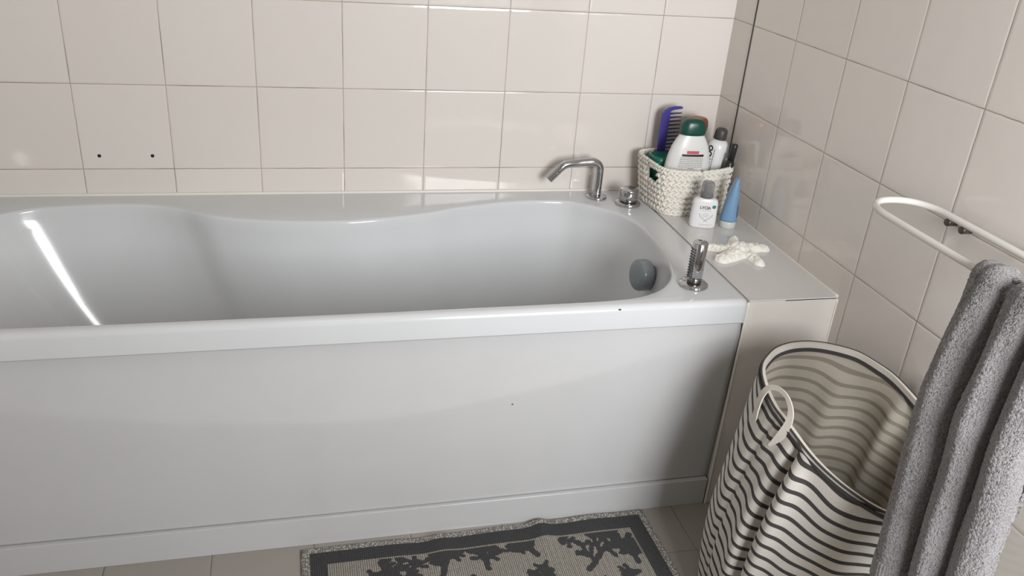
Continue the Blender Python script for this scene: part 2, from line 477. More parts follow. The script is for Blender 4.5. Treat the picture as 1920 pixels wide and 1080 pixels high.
# arm sloping gently down to the left, then bending to the nozzle
ex, ez = e[0], e[2]
arm = [(ex-0.020, 0, ez-0.0015), (ex-0.045, 0, ez-0.0040), (ex-0.062, 0, ez-0.0065), (ex-0.070, 0, ez-0.0090), (ex-0.077, 0, ez-0.0135), (ex-0.083, 0, ez-0.0190), (ex-0.094, 0, ez-0.0310), (ex-0.110, 0, ez-0.0480)]
path += arm
sm = catmull(path, 5, closed=False)
v, f = tube_geo(sm, R, 24)
mesh_obj('spout_tube', v, f, MAT_CHROME, sp)
d = (Vector(path[-1])-Vector(path[-2])).normalized()
v, f = tube_geo([Vector(path[-1])-d*0.001, Vector(path[-1])+d*0.0006], 0.0082, 20)
mesh_obj('nozzle_opening', v, f, MAT_CHROME_DARK, sp)

# mixer knob
kn = thing('mixer_knob', 'short round chrome mixer knob on a disc beside the woven basket', 'tap', (-0.2690, -0.1100, DZ))
v, f = lathe_geo([(0.0, 0.0), (0.0325, 0.0), (0.0335, 0.002), (0.0335, 0.006), (0.031, 0.0085), (0.022, 0.0090), (0.0, 0.0090)], 48)
mesh_obj('base_plate', v, f, MAT_CHROME, kn)
v, f = lathe_geo([(0.0, 0.008), (0.0215, 0.008), (0.0215, 0.012), (0.0, 0.012)], 40)
mesh_obj('shadow_ring', v, f, MAT_CHROME_DARK, kn)
v, f = lathe_geo([(0.0, 0.0115), (0.0235, 0.0115), (0.0245, 0.0125), (0.0245, 0.041), (0.0235, 0.043), (0.0, 0.0432)], 48)
mesh_obj('handle', v, f, MAT_CHROME, kn)
v, f = tube_geo([(-0.012, -0.020, 0.018), (-0.013, -0.028, 0.024), (-0.010, -0.030, 0.031)], 0.0028, 12)
mesh_obj('lever_pin', v, f, MAT_CHROME, kn)

# hand shower parked in its socket
hs = thing('hand_shower', 'upright cylindrical chrome hand shower standing in its round deck socket', 'shower', (-0.3010, -0.5960, DZ))
v, f = lathe_geo([(0.0, 0.0), (0.0300, 0.0), (0.0312, 0.0022), (0.0312, 0.0055), (0.029, 0.0082), (0.018, 0.0090), (0.0, 0.0090)], 48)
mesh_obj('socket_plate', v, f, MAT_CHROME, hs)
v, f = lathe_geo([(0.0, 0.008), (0.0150, 0.008), (0.0150, 0.0165), (0.0, 0.0165)], 40)
mesh_obj('shadow_ring', v, f, MAT_CHROME_DARK, hs)
v, f = lathe_geo([(0.0, 0.0155), (0.0152, 0.0155), (0.0158, 0.0165), (0.0158, 0.0990), (0.0150, 0.1000), (0.0, 0.1002)], 48)
mesh_obj('handset', v, f, MAT_CHROME, hs)
nz = MB()
for k in range(11):
    for a in (-14, 0, 14):
        q = math.radians(190+a*1.6); zz = 0.024+k*0.0062
        c = Vector((0.0156*math.cos(q), 0.0156*math.sin(q), zz)); dd = Vector((math.cos(q), math.sin(q), 0))
        nz.add(*tube_geo([c, c+dd*0.0016, c+dd*0.0026], 0.0019, 8, rad=[0.0021, 0.0019, 0.0010]))
nz.build('spray_nozzles', simple('dark_rubber', (0.03, 0.03, 0.03), 0.5), hs)

# ================================================================== TOWEL RAIL
RZ = 0.8225; RXF, RXB = -0.1490, -0.0290
rail = thing('towel_rail', 'white looped metal towel rail fixed to the right tiled wall', 'towel rail', (0.0, -0.935, RZ))
pts = []
rc = (RXF+RXB)/2; rr_ = (RXB-RXF)/2; yend = -0.925; yfar = -1.47
for i in range(25):
    a = PI*i/24
    # rounded squared end
    c_, s_ = math.cos(a), math.sin(a)
    pts.append((rc+rr_*math.copysign(abs(c_)**0.9, c_), yend+0.070*abs(s_)**0.95, RZ))
n_ = 16
for i in range(1, n_): pts.append((RXF, yend+(yfar-yend)*i/n_, RZ))
for i in range(25):
    a = PI+PI*i/24
    pts.append((rc+rr_*math.cos(a), yfar+0.060*math.sin(a), RZ))
for i in range(1, n_): pts.append((RXB, yfar+(yend-yfar)*i/n_, RZ))
pts = resample(pts, 220)
ro = Vector(rail.location)
v, f = tube_geo([Vector(p)-ro for p in pts], 0.0060, 16, closed=True)
mesh_obj('rail_loop', v, f, MAT_WHITE_METAL, rail)
for yk in (-0.922, -0.958):
    v, f = lathe_geo([(0.0, 0.0), (0.0070, 0.0), (0.0070, 0.017), (0.0062, 0.019), (0.0, 0.0193)], 28)
    v = [(-z, yk+x-ro.y, (-0.0175)+y) for x, y, z in v]
    mesh_obj('fixing_screw', v, f, MAT_SCREW, rail)
for yk in (-1.10, -1.40):
    v, f = tube_geo([(0.0, yk-ro.y, -0.002), (RXB, yk-ro.y, 0.0)], 0.0045, 10)
    mesh_obj('bracket', v, f, MAT_WHITE_METAL, rail)

# ================================================================== TOWEL
def towel_mat():
    m, nt, b = new_mat('grey_terry'); g = NG(nt)
    tc = nt.nodes.new('ShaderNodeTexCoord')
    fine = g.noise(tc.outputs['Object'], 520, 3); big = g.noise(tc.outputs['Object'], 30, 3)
    f_ = g.m('ADD', g.m('MULTIPLY', g.smooth(fine, 0.3, 0.72), 0.7), g.m('MULTIPLY', big, 0.3))
    nt.links.new(g.mix(f_, (0.110, 0.104, 0.106), (0.285, 0.272, 0.276)), b.inputs['Base Color'])
    setin(b, rough=0.95, sheen=0.5, spec=0.15)
    bp = nt.nodes.new('ShaderNodeBump'); bp.inputs['Strength'].default_value = 0.8; bp.inputs['Distance'].default_value = 0.0025
    nt.links.new(fine, bp.inputs['Height']); nt.links.new(bp.outputs['Normal'], b.inputs['Normal'])
    return m
MAT_TOWEL = towel_mat()
towel = thing('bath_towel', 'fluffy grey towel hanging in deep folds over the white rail', 'towel', (RXF, -1.25, RZ))
to = Vector(towel.location)
def towel_sheet():
    NU, NV = 440, 640
    back = 0.30; frontl = 0.47; top = PI*0.017
    T = np.linspace(-back, frontl+top, NV); U = np.linspace(0, 1, NU)
    verts = np.zeros((NV, NU, 3))
    for j, t_ in enumerate(T):
        if t_ < 0:   cxp, cz_, fr = RXF+0.017, RZ+t_, 0.0
        elif t_ < top:
            a = t_/0.017; cxp, cz_, fr = RXF+0.017*math.cos(a), RZ+0.017*math.sin(a), 0.0
        else:
            s = t_-top; cxp, cz_, fr = RXF-0.017, RZ-s, s
        q = min(fr/0.40, 1.15)                # 0 at the rail .. 1 near the hem
        y0 = -1.158-0.112*q**1.15             # left edge
        y1 = -1.335-0.105*q                   # right edge
        xoff = -0.085*q**1.1
        amp = 0.012+0.046*min(fr/0.16, 1.0)**0.8
        if t_ < 0: amp = 0.006
        # lobes: 3 folds, creases at u=.31 and .66
        ph = np.interp(U, [0, 0.05, 0.15, 0.25, 0.31, 0.355, 0.42, 0.52, 0.61, 0.665, 0.70, 0.76, 0.85, 0.95, 1.0], [0.35, 0.75, 1.0, 0.72, 0.0, 0.0, 0.70, 1.0, 0.72, 0.0, 0.0, 0.65, 0.92, 0.70, 0.4])
        ph = np.convolve(np.pad(ph, 12, mode='edge'), np.hanning(25)/np.hanning(25).sum(), 'valid')
        X = cxp+xoff-amp*(ph-0.35)*1.25 if t_ > top/2 else cxp+amp*(ph-0.35)
        Y = y0+(y1-y0)*U
        # overhang of the folds
        Y = Y+0.010*min(q*2, 1)*np.sin(U*2*PI*2.9+0.6)*(t_ > 0)
        Z = np.full(NU, cz_)+(0.010*(ph-0.4) if 0 <= t_ <= top else 0.0)
        verts[j, :, 0] = X; verts[j, :, 1] = Y; verts[j, :, 2] = Z
    # bottom hem is not level
    w = np.clip((T-top-0.25)/0.2, 0, 1)[:, None]
    verts[:, :, 2] += w*0.018*np.sin(U*5.0+0.5)[None, :]
    # normals for pile displacement
    du = np.gradient(verts, axis=1); dv = np.gradient(verts, axis=0)
    nn = np.cross(du, dv); nn /= np.linalg.norm(nn, axis=2)[:, :, None]+1e-9
    uu, vv = np.meshgrid(np.linspace(0, 0.42, NU), T)
    pile = (vnoise(uu*900, vv*900, 1)-0.5)*0.0016+(vnoise(uu*420, vv*420, 7)-0.5)*0.0012+(vnoise(uu*24, vv*14, 5)-0.5)*0.006
    # flat woven border near the hem
    bd = (T > frontl+top-0.060) & (T < frontl+top-0.028)
    pile[bd, :] = (0.0010*np.sin(uu[bd, :]*2*PI/0.0042)-0.0022)
    verts += nn*pile[:, :, None]
    V = verts.reshape(-1, 3)-np.array(to)
    F = [(j*NU+i, j*NU+i+1, (j+1)*NU+i+1, (j+1)*NU+i) for j in range(NV-1) for i in range(NU-1)]
    return V, F
V_, F_ = towel_sheet()
tw = mesh_obj('towel_cloth', V_, F_, MAT_TOWEL, towel)
sd = tw.modifiers.new('thick', 'SOLIDIFY'); sd.thickness = 0.006; sd.offset = 0

# ================================================================== HAMPER
def stripe_mat(name, cream, dark, inner=False):
    m, nt, b = new_mat(name); g = NG(nt)
    uv = nt.nodes.new('ShaderNodeUVMap'); uv.uv_map = 'UVMap'
    sx = nt.nodes.new('ShaderNodeSeparateXYZ'); nt.links.new(uv.outputs[0], sx.inputs[0])
    fr = g.m('FRACT', g.m('DIVIDE', sx.outputs[1], 0.0245))
    mk = g.m('MULTIPLY', g.smooth(fr, 0.30, 0.335), g.smooth(fr, 0.625, 0.66, 1.0, 0.0))
    tc = nt.nodes.new('ShaderNodeTexCoord')
    nz_ = g.noise(tc.outputs['Object'], 22, 3)
    cr = g.mix(nz_, cream, tuple(c*0.88 for c in cream))
    nt.links.new(g.mix(mk, cr, dark), b.inputs['Base Color'])
    setin(b, rough=0.9, spec=0.2)
    wv = g.noise(tc.outputs['Object'], 900, 2)
    bp = nt.nodes.new('ShaderNodeBump'); bp.inputs['Strength'].default_value = 0.25; bp.inputs['Distance'].default_value = 0.0008
    nt.links.new(wv, bp.inputs['Height']); nt.links.new(bp.outputs['Normal'], b.inputs['Normal'])
    return m
CREAM = (0.62, 0.595, 0.55)
MAT_STR = stripe_mat('striped_canvas', CREAM, (0.060, 0.055, 0.052))
MAT_LIN = stripe_mat('striped_canvas_reverse', (0.48, 0.44, 0.375), (0.275, 0.245, 0.20))
MAT_CREAM = simple('cream_cotton_tape', (0.66, 0.62, 0.555), 0.9, bump=(900, 0.3, 0.0006))
MAT_CHAR = simple('charcoal_cotton_tape', (0.055, 0.052, 0.052), 0.9, bump=(900, 0.3, 0.0006))

hamper = thing('laundry_hamper', 'tall cream and charcoal striped canvas laundry hamper, open and empty, on the floor', 'laundry hamper', (-0.20, -1.0, 0))
ho = np.array(hamper.location)
rimh = [(-0.2888, -0.8893, 0.4962), (-0.2721, -0.8606, 0.5008), (-0.25, -0.8393, 0.5042), (-0.2234, -0.821, 0.5072), (-0.1884, -0.8097, 0.5093), (-0.1525, -0.8084, 0.51),
        (-0.1209, -0.8152, 0.5095), (-0.0885, -0.8306, 0.5079), (-0.0601, -0.8521, 0.5054), (-0.0409, -0.8868, 0.5008), (-0.0269, -0.9275, 0.495), (-0.0200, -0.99, 0.4823),
        (-0.022, -1.06, 0.470), (-0.035, -1.12, 0.458), (-0.062, -1.175, 0.447), (-0.105, -1.218, 0.437), (-0.16, -1.236, 0.432), (-0.2000, -1.2310, 0.4325),
        (-0.2274, -1.2168, 0.435), (-0.2485, -1.1969, 0.4389), (-0.2665, -1.171, 0.4442), (-0.2804, -1.1449, 0.4495), (-0.2921, -1.1139, 0.4558), (-0.2994, -1.0824, 0.462),
        (-0.3032, -1.0427, 0.4696), (-0.3057, -1.0049, 0.4765), (-0.3073, -0.9719, 0.4823), (-0.3015, -0.9314, 0.4892)]
NH = 360
rim3 = resample(catmull(rimh, 8), NH)
ctr = np.array([-0.200, -0.985])
base_c = np.array([-0.203, -0.985]); base_r = 0.152
ang = np.arctan2(rim3[:, 1]-(-1.02), rim3[:, 0]-(-0.165))
def body_point(i, t):
    """t: 0 at the rim, 1 at the floor"""
    p = rim3[i]; a = ang[i]
    b = np.array([base_c[0]+base_r*math.cos(a), base_c[1]+base_r*1.06*math.sin(a)])
    z = p[2]*(1-t)
    s = 1-(1-t)**1.7
    xy = p[:2]*(1-s)+b*s
    d = np.array([math.cos(a), math.sin(a)])
    # general belly, more on the left side
    left = max(0.0, math.cos(a-math.radians(195)))
    xy = xy+d*(0.008+0.010*left)*math.sin(PI*min(1, t*1.0))**1.0
    return xy, z, a, d
def adiff(a, b): return (a-b+PI) % (2*PI)-PI
NT = 110
ts = np.linspace(0, 1, NT)
P = np.zeros((NT, NH, 3)); UV = np.zeros((NT, NH, 2))
for j, t_ in enumerate(ts):
    env = min(1.0, t_/0.10)
    for i in range(NH):
        xy, z, a, d = body_point(i, t_)
        # sharp vertical crease running down the front left, plus broad soft buckles
        ca = math.radians(196)+0.10*t_
        q = adiff(a, ca)
        crease = -0.024*math.exp(-(q/0.045)**2)+0.014*math.exp(-((q-0.16)/0.10)**2)+0.006*math.exp(-((q+0.14)/0.09)**2)
        q2 = adiff(a, math.radians(168)+0.05*t_)
        crease += -0.005*math.exp(-(q2/0.05)**2)
        q3 = adiff(a, math.radians(262)); crease += -0.010*math.exp(-(q3/0.16)**2)+0.006*math.exp(-((q3+0.3)/0.12)**2)
        crease += 0.0022*math.sin(a*7+t_*4)+0.0016*math.sin(a*13-t_*9)
        off = env*crease
        xy = xy+d*off
        # never through the wall or the ledge
        xy[0] = min(xy[0], -0.012)
        P[j, i] = (xy[0], xy[1], z)
        warp = 0.010*math.exp(-(q/0.05)**2)*env+0.020*math.exp(-(adiff(a, math.radians(238))/0.35)**2)*env*0.5
        warp += 0.004*math.sin(a*5+1.0+t_*3)+0.003*math.sin(a*11+t_*5)
        UV[j, i] = (a, z+warp+0.6*(0.51-rim3[i][2]))
def grid_faces(nt_, nh, flip=False):
    F = []
    for j in range(nt_-1):
        for i in range(nh):
            k = (i+1) % nh
            q = (j*nh+i, j*nh+k, (j+1)*nh+k, (j+1)*nh+i)
            F.append(tuple(reversed(q)) if flip else q)
    return F
Vb = (P-ho).reshape(-1, 3)
mesh_obj('canvas_body', Vb, grid_faces(NT, NH), MAT_STR, hamper, uvs=UV.reshape(-1, 2))
# inner side: same cloth seen from within, with its own buckles
Pi = np.zeros((NT, NH, 3)); UVi = np.zeros((NT, NH, 2))
for j, t_ in enumerate(ts):
    env = min(1.0, t_/0.12)
    for i in range(NH):
        a = ang[i]; d = np.array([math.cos(a), math.sin(a)])
        off = -0.0028-0.006*env
        q = adiff(a, math.radians(62)); q4 = adiff(a, math.radians(20)); q5 = adiff(a, math.radians(-20))
        buck = -0.016*math.exp(-(q/0.14)**2)*math.sin(PI*min(1, t_*1.3))-0.010*math.exp(-(q4/0.12)**2)-0.012*math.exp(-(q5/0.16)**2)+0.003*math.sin(a*9+t_*6)
        xy = P[j, i, :2]+d*(off+env*min(buck, 0.004))
        Pi[j, i] = (xy[0], xy[1], max(P[j, i, 2], 0.006))
        warp = 0.016*math.exp(-(q/0.25)**2)*env-0.010*math.exp(-(adiff(a, math.radians(100))/0.4)**2)*env+0.010*math.exp(-(q5/0.3)**2)*env+0.003*math.sin(a*9)
        UVi[j, i] = (a, P[j, i, 2]+warp+0.3*(0.51-rim3[i][2]))
Vi = (Pi-ho).reshape(-1, 3)
fi = grid_faces(NT, NH, flip=True); fi.append(tuple((NT-1)*NH+i for i in range(NH)))
mesh_obj('canvas_lining', Vi, fi, MAT_LIN, hamper, uvs=UVi.reshape(-1, 2))
# binding round the mouth: thin cream piping, dark stripes inside and outside
def band(off_out, z0, z1, thick, name, mat, i0=0, i1=NH):
    rings_ = []
    idx = range(i0, i1)
    for i in idx:
        p = rim3[i % NH]; a = ang[i % NH]; d = np.array([math.cos(a), math.sin(a)])
        o_ = off_out
        c = []
        for (u, w) in ((o_, z0), (o_+thick, z0), (o_+thick, z1), (o_, z1)):
            c.append((p[0]+d[0]*u-ho[0], p[1]+d[1]*u-ho[1], p[2]+w))
        rings_.append(c)
    if i1-i0 == NH: rings_.append(rings_[0])
    v, f = loft(rings_, False, False)
    return mesh_obj(name, v, f, mat, hamper, smooth=False)
v, f = tube_geo([Vector(rim3[i]-ho) for i in range(0, NH, 2)], 0.0020, 10, closed=True)
mesh_obj('rim_piping', v, f, MAT_CHAR, hamper)
band(0.0012, -0.0115, -0.0055, 0.0030, 'outer_trim', MAT_CHAR)
band(-0.0090, -0.0180, -0.0100, 0.0014, 'inner_trim', MAT_CHAR)
band(-0.0078, -0.0105, 0.0008, 0.0060, 'inner_tape', MAT_CREAM)
# strap handles
def strap(path, width_dir, w, name):
    path = catmull(path, 10, closed=False); rings_ = []
    n = len(path)
    for i, p in enumerate(path):
        t_ = path[min(i+1, n-1)]-path[max(i-1, 0)]; t_ /= np.linalg.norm(t_)
        nr = np.array(width_dir[0])*(1-i/(n-1))+np.array(width_dir[1])*(i/(n-1))
        wd = np.cross(t_, nr); wd /= np.linalg.norm(wd); nn = np.cross(t_, wd)
        ww = w*(1.0-0.5*math.sin(PI*i/(n-1))**2)
        c = [p+wd*ww/2+nn*0.0012, p-wd*ww/2+nn*0.0012, p-wd*ww/2-nn*0.0012, p+wd*ww/2-nn*0.0012]
        rings_.append([tuple(q-ho) for q in c])
    v, f = loft(rings_)
    o = mesh_obj(name, v, f, MAT_CREAM, hamper, smooth=False)
    return o
strap([(-0.316, -0.940, 0.430), (-0.318, -0.942, 0.460), (-0.317, -0.947, 0.490), (-0.313, -0.957, 0.510), (-0.308, -0.975, 0.519), (-0.304, -0.998, 0.517), (-0.303, -1.016, 0.502), (-0.306, -1.023, 0.480), (-0.313, -1.020, 0.450), (-0.319, -1.012, 0.420)],
      ((-1, 0.2, 0), (-1, -0.5, 0.2)), 0.017, 'strap_handle')
strap([(-0.012, -0.985, 0.430), (-0.010, -0.985, 0.475), (-0.012, -0.990, 0.510), (-0.015, -1.02, 0.528), (-0.012, -1.055, 0.510), (-0.010, -1.06, 0.470), (-0.012, -1.06, 0.43)],
      ((1, 0, 0), (1, 0, 0)), 0.016, 'strap_handle')

# ================================================================== BATH MAT
MX0, MX1 = -1.1330, -0.3700; MYT = -0.690; MD = 0.50
def capsule_field(X, Y, segs):
    d = np.full(X.shape, 1.0)
    for (x0, y0, x1, y1, r) in segs:
        pad = r+0.004
        m = (X > min(x0, x1)-pad) & (X < max(x0, x1)+pad) & (Y > min(y0, y1)-pad) & (Y < max(y0, y1)+pad)
        if not m.any(): continue
        px, py = X[m]-x0, Y[m]-y0; dx, dy = x1-x0, y1-y0
        h = np.clip((px*dx+py*dy)/(dx*dx+dy*dy+1e-12), 0, 1)
        d[m] = np.minimum(d[m], np.hypot(px-dx*h, py-dy*h)-r)
    return d
def coral(x, y, a, L, depth, segs, rr):
    r = 0.0038+0.0014*depth
    k = 3
    for i in range(k):
        a2 = a+rr.uniform(-0.35, 0.35); x2, y2 = x+math.cos(a2)*L/k, y+math.sin(a2)*L/k
        segs.append((x, y, x2, y2, r))
        if depth == 0: segs.append(((x+x2)/2, (y+y2)/2, x2, y2, r*1.35))
        if depth > 0:
            for sgn in (1, -1):
                if rr.random() < 0.92:
                    coral(x2, y2, a2+sgn*rr.uniform(0.6, 1.1), L*rr.uniform(0.42, 0.62), depth-1, segs, rr)
        x, y, a = x2, y2, a2
rr = random.Random(11)
segs = []
for (cxm, cym, a, L, dep) in ((-0.995, -0.775, 0.15, 0.085, 2), (-0.905, -0.735, -1.2, 0.035, 1), (-0.855, -0.800, 1.2, 0.070, 2), (-0.845, -0.728, -0.3, 0.040, 0),
                              (-0.760, -0.795, 1.35, 0.085, 2), (-0.650, -0.775, 1.8, 0.060, 2), (-0.590, -0.728, -0.9, 0.032, 1), (-0.555, -0.830, 1.0, 0.110, 2),
                              (-0.500, -0.745, 0.3, 0.050, 2), (-0.445, -0.825, 1.9, 0.060, 2), (-0.700, -0.850, 0.4, 0.07, 2), (-0.46, -0.720, -0.8, 0.012, 0),
                              (-1.01, -0.86, 1.0, 0.09, 2), (-0.85, -0.90, 0.7, 0.10, 2), (-0.66, -0.95, 1.2, 0.10, 2), (-0.48, -0.95, 1.6, 0.10, 2),
                              (-1.0, -1.02, 0.9, 0.10, 2), (-0.8, -1.05, 1.4, 0.09, 2), (-0.58, -1.07, 1.0, 0.09, 2)):
    coral(cxm, cym-0.012, a, L*0.82, dep, segs, rr)
ST = 0.0022
nx = int((MX1-MX0)/ST); ny = int(MD/ST)
gx = np.linspace(MX0, MX1, nx); gy = np.linspace(MYT, MYT-MD, ny)
X, Y = np.meshgrid(gx, gy)
fieldd = capsule_field(X+(vnoise(X*200, Y*200, 9)-0.5)*0.003, Y+(vnoise(X*180, Y*220, 10)-0.5)*0.003, segs)
motif = np.clip(0.5-fieldd/0.0016, 0, 1)
eu = np.minimum(X-MX0, MX1-X); ev = np.minimum(MYT-Y, Y-(MYT-MD)); ed = np.minimum(eu, ev)
motif = motif*(ed > 0.0570)
# wrinkles of the mat: humps that push the long edge against the plinth
hump = 0.010*np.exp(-((X+0.620)/0.022)**2)*np.exp(-((Y-MYT)/0.09)**2)+0.007*np.exp(-((X+0.845)/0.030)**2)*np.exp(-((Y-MYT)/0.12)**2)+0.004*np.exp(-((X+0.50)/0.05)**2)*np.exp(-((Y-MYT)/0.06)**2)
Zm = 0.0065+hump+0.0010*(vnoise(X*14, Y*14, 4))
Zm += 0.0006*np.sin(X*2*PI/0.0066)*(ed > 0.053)*(1-motif)
round_ = np.clip(ed/0.006, 0, 1); Zm = Zm*np.sqrt(1-(1-round_)**2*0.9)
Xm = X.copy(); Ym = Y+0.012*np.exp(-((Y-MYT)/0.1)**2)*((X-MX0)/(MX1-MX0)) - 0.007*np.exp(-((X+0.86)/0.06)**2)*np.exp(-((Y-MYT)/0.08)**2)
Ym += -0.006*np.exp(-((X+0.60)/0.05)**2)*0
# slight splay of the right edge
Xm += 0.010*(X-MX0)/(MX1-MX0)*(MYT-Y)/MD*1.6
matt = thing('bath_mat', 'grey and beige woven bath mat with dark coral pattern, on the floor', 'bath mat', (-0.75, -0.94, 0))
mo = np.array(matt.location)
verts = np.stack([Xm-mo[0], Ym-mo[1], Zm], 2).reshape(-1, 3)
F = [(j*nx+i, (j+1)*nx+i, (j+1)*nx+i+1, j*nx+i+1) for j in range(ny-1) for i in range(nx-1)]
# underside rim
def mat_mat():
    m, nt, b = new_mat('woven_mat'); g = NG(nt)
    at = nt.nodes.new('ShaderNodeAttribute'); at.attribute_name = 'weave'
    sp_ = nt.nodes.new('ShaderNodeSeparateXYZ'); nt.links.new(at.outputs['Vector'], sp_.inputs[0])
    motif_, ed_, xx_ = sp_.outputs[0], sp_.outputs[1], sp_.outputs[2]
    tc = nt.nodes.new('ShaderNodeTexCoord'); so = nt.nodes.new('ShaderNodeSeparateXYZ'); nt.links.new(tc.outputs['Object'], so.inputs[0])
    rib = g.smooth(g.m('SINE', g.m('MULTIPLY', so.outputs[0], 2*PI/0.0044)), -0.7, 0.9)
    ribn = g.m('MULTIPLY', rib, g.smooth(g.noise(tc.outputs['Object'], 420, 2), 0.25, 0.6))
    field = g.mix(ribn, (0.17, 0.155, 0.135), (0.44, 0.41, 0.36))
    dark = g.mix(g.noise(tc.outputs['Object'], 500, 2), (0.030, 0.030, 0.032), (0.085, 0.083, 0.083))
    # speckled plaited trim
    vo = nt.nodes.new('ShaderNodeTexVoronoi'); vo.inputs['Scale'].default_value = 230; nt.links.new(tc.outputs['Object'], vo.inputs['Vector'])
    trim_ = g.mix(g.smooth(vo.outputs['Distance'], 0.12, 0.55), (0.66, 0.63, 0.58), (0.20, 0.185, 0.17))
    inner = g.mix(g.smooth(motif_, 0.35, 0.65), field, dark)
    c1 = g.mix(g.smooth(ed_, 0.0520, 0.0535), dark, inner)
    c2 = g.mix(g.smooth(ed_, 0.0170, 0.0185), trim_, c1)
    nt.links.new(c2, b.inputs['Base Color']); setin(b, rough=0.95, spec=0.15)
    bp = nt.nodes.new('ShaderNodeBump'); bp.inputs['Strength'].default_value = 0.7; bp.inputs['Distance'].default_value = 0.001
    nt.links.new(g.m('ADD', rib, g.m('SUBTRACT', 1.0, vo.outputs['Distance'])), bp.inputs['Height']); nt.links.new(bp.outputs['Normal'], b.inputs['Normal'])
    return m
mob = mesh_obj('woven_cloth', verts, F, mat_mat(), matt)
at = mob.data.attributes.new('weave', 'FLOAT_VECTOR', 'POINT')
at.data.foreach_set('vector', np.stack([motif, ed, X], 2).reshape(-1, 3).astype(np.float32).ravel())
sd = mob.modifiers.new('thick', 'SOLIDIFY'); sd.thickness = 0.003; sd.offset = -1

# ================================================================== BASKET
MAT_ROPE = simple('white_cotton_rope', (0.80, 0.77, 0.70), 0.9, bump=(700, 0.4, 0.0006))
basket = thing('woven_basket', 'white crocheted rope basket holding toiletries in the tiled corner', 'basket', (-0.125, -0.125, DZ))
kb = Vector(basket.location)
BQ = {'base': [(-0.205, -0.203), (-0.030, -0.198), (-0.024, -0.034), (-0.224, -0.040)],
      'top': [(-0.222, -0.208), (-0.014, -0.188), (-0.010, -0.020), (-0.236, -0.026)]}
HB = 0.118
def basket_pt(a, t, shrink=0.0):
    """a: angle, t: 0 base .. 1 top"""
    c, s = math.cos(a), math.sin(a); e = 0.42
    u = math.copysign(abs(c)**e, c); w = math.copysign(abs(s)**e, s)
    u *= (1-shrink); w *= (1-shrink)
    u2, w2 = (u+1)/2, (w+1)/2
    def bil(q): return [(q[0][k]*(1-u2)+q[1][k]*u2)*(1-w2)+(q[3][k]*(1-u2)+q[2][k]*u2)*w2 for k in (0, 1)]
    p0, p1 = bil(BQ['base']), bil(BQ['top'])
    x = p0[0]*(1-t)+p1[0]*t; y = p0[1]*(1-t)+p1[1]*t
    sag = -0.006*max(0, 1-abs(u)*1.0)*(w < 0)
    z = DZ+0.004+(HB+sag)*t
    return Vector((x, y, z))
# rings of equal arc length
na = 44; dense = [basket_pt(2*PI*i/720, 0.5) for i in range(720)]
L_ = [0]
for i in range(720): L_.append(L_[-1]+(dense[(i+1) % 720]-dense[i]).length)
angs = [2*PI*np.interp(L_[-1]*k/na, L_, range(721))/720 for k in range(na*2)]
angs = [2*PI*float(np.interp((L_[-1]*k/na) % L_[-1], L_, range(721)))/720 for k in range(na)]
def ico():
    bm = bmesh.new(); bmesh.ops.create_icosphere(bm, subdivisions=2, radius=1.0)
    v = np.array([q.co[:] for q in bm.verts]); f = [tuple(x.index for x in q.verts) for q in bm.faces]; bm.free(); return v, f
IV, IF = ico()
bm_ = MB(); NRW = 8
HANDLE = lambda p, row: (p.x < -0.205 and -0.165 < p.y < -0.105 and row in (5, 6))
for row in range(NRW):
    t_ = (row+0.5)/NRW
    for k in range(na):
        for half in (0, 1):
            a0 = angs[k]; a1 = angs[(k+1) % na]+(2*PI if k == na-1 else 0)
            a = a0+(a1-a0)*(half*0.5+0.25*(row % 2))
            p = basket_pt(a, t_); p2 = basket_pt(a+0.01, t_)
            if HANDLE(p, row): continue
            tg = (p2-p).normalized(); up = Vector((0, 0, 1)); nn = tg.cross(up).normalized()
            tilt = 0.75 if half else -0.75
            ax1 = (up*math.cos(tilt)+tg*math.sin(tilt)).normalized(); ax2 = nn.cross(ax1)
            jit = rng.normal(0, 0.0006, 3)
            s1, s2, s3 = 0.0088, 0.0041, 0.0058
            out = [tuple(p-kb+Vector(jit)+ax1*(q[0]*s1)+ax2*(q[1]*s2)+nn*(q[2]*s3)) for q in IV]
            bm_.add(out, IF)
# rolled top edge and bottom edge
for t_, r_ in ((1.0, 0.0050), (0.0, 0.0045)):
    for k in range(na*2):
        a = angs[k//2]+(0.5*((angs[(k//2+1) % na]-angs[k//2]) % (2*PI)) if k % 2 else 0)
        p = basket_pt(a, t_); p2 = basket_pt(a+0.01, t_)
        tg = (p2-p).normalized(); up = Vector((0, 0, 1)); nn = tg.cross(up).normalized()
        ax1 = (tg*0.85+up*0.5).normalized(); ax2 = nn.cross(ax1)
        out = [tuple(p-kb+ax1*(q[0]*0.0065)+ax2*(q[1]*r_*0.8)+nn*(q[2]*r_)+Vector(rng.normal(0, 0.0006, 3))) for q in IV]
        bm_.add(out, IF)
bm_.build('woven_wall', MAT_ROPE, basket)
# thin inner wall (with the grip opening) and floor
vv = []; ff = []; NAI = 240; NTI = 18
for j in range(NTI+1):
    for i in range(NAI): vv.append(tuple(basket_pt(2*PI*i/NAI, j/NTI, 0.012)-kb))
for j in range(NTI):
    for i in range(NAI):
        p = Vector(vv[j*NAI+i])+kb
        if p.x < -0.195 and -0.165 < p.y < -0.105 and 0.58 < (j+0.5)/NTI < 0.92: continue
        k = (i+1) % NAI; ff.append((j*NAI+i, j*NAI+k, (j+1)*NAI+k, (j+1)*NAI+i))
ff.append(tuple(range(NAI)))
mesh_obj('basket_lining', vv, ff, MAT_ROPE, basket)
BF = DZ+0.006      # things standing in the basket

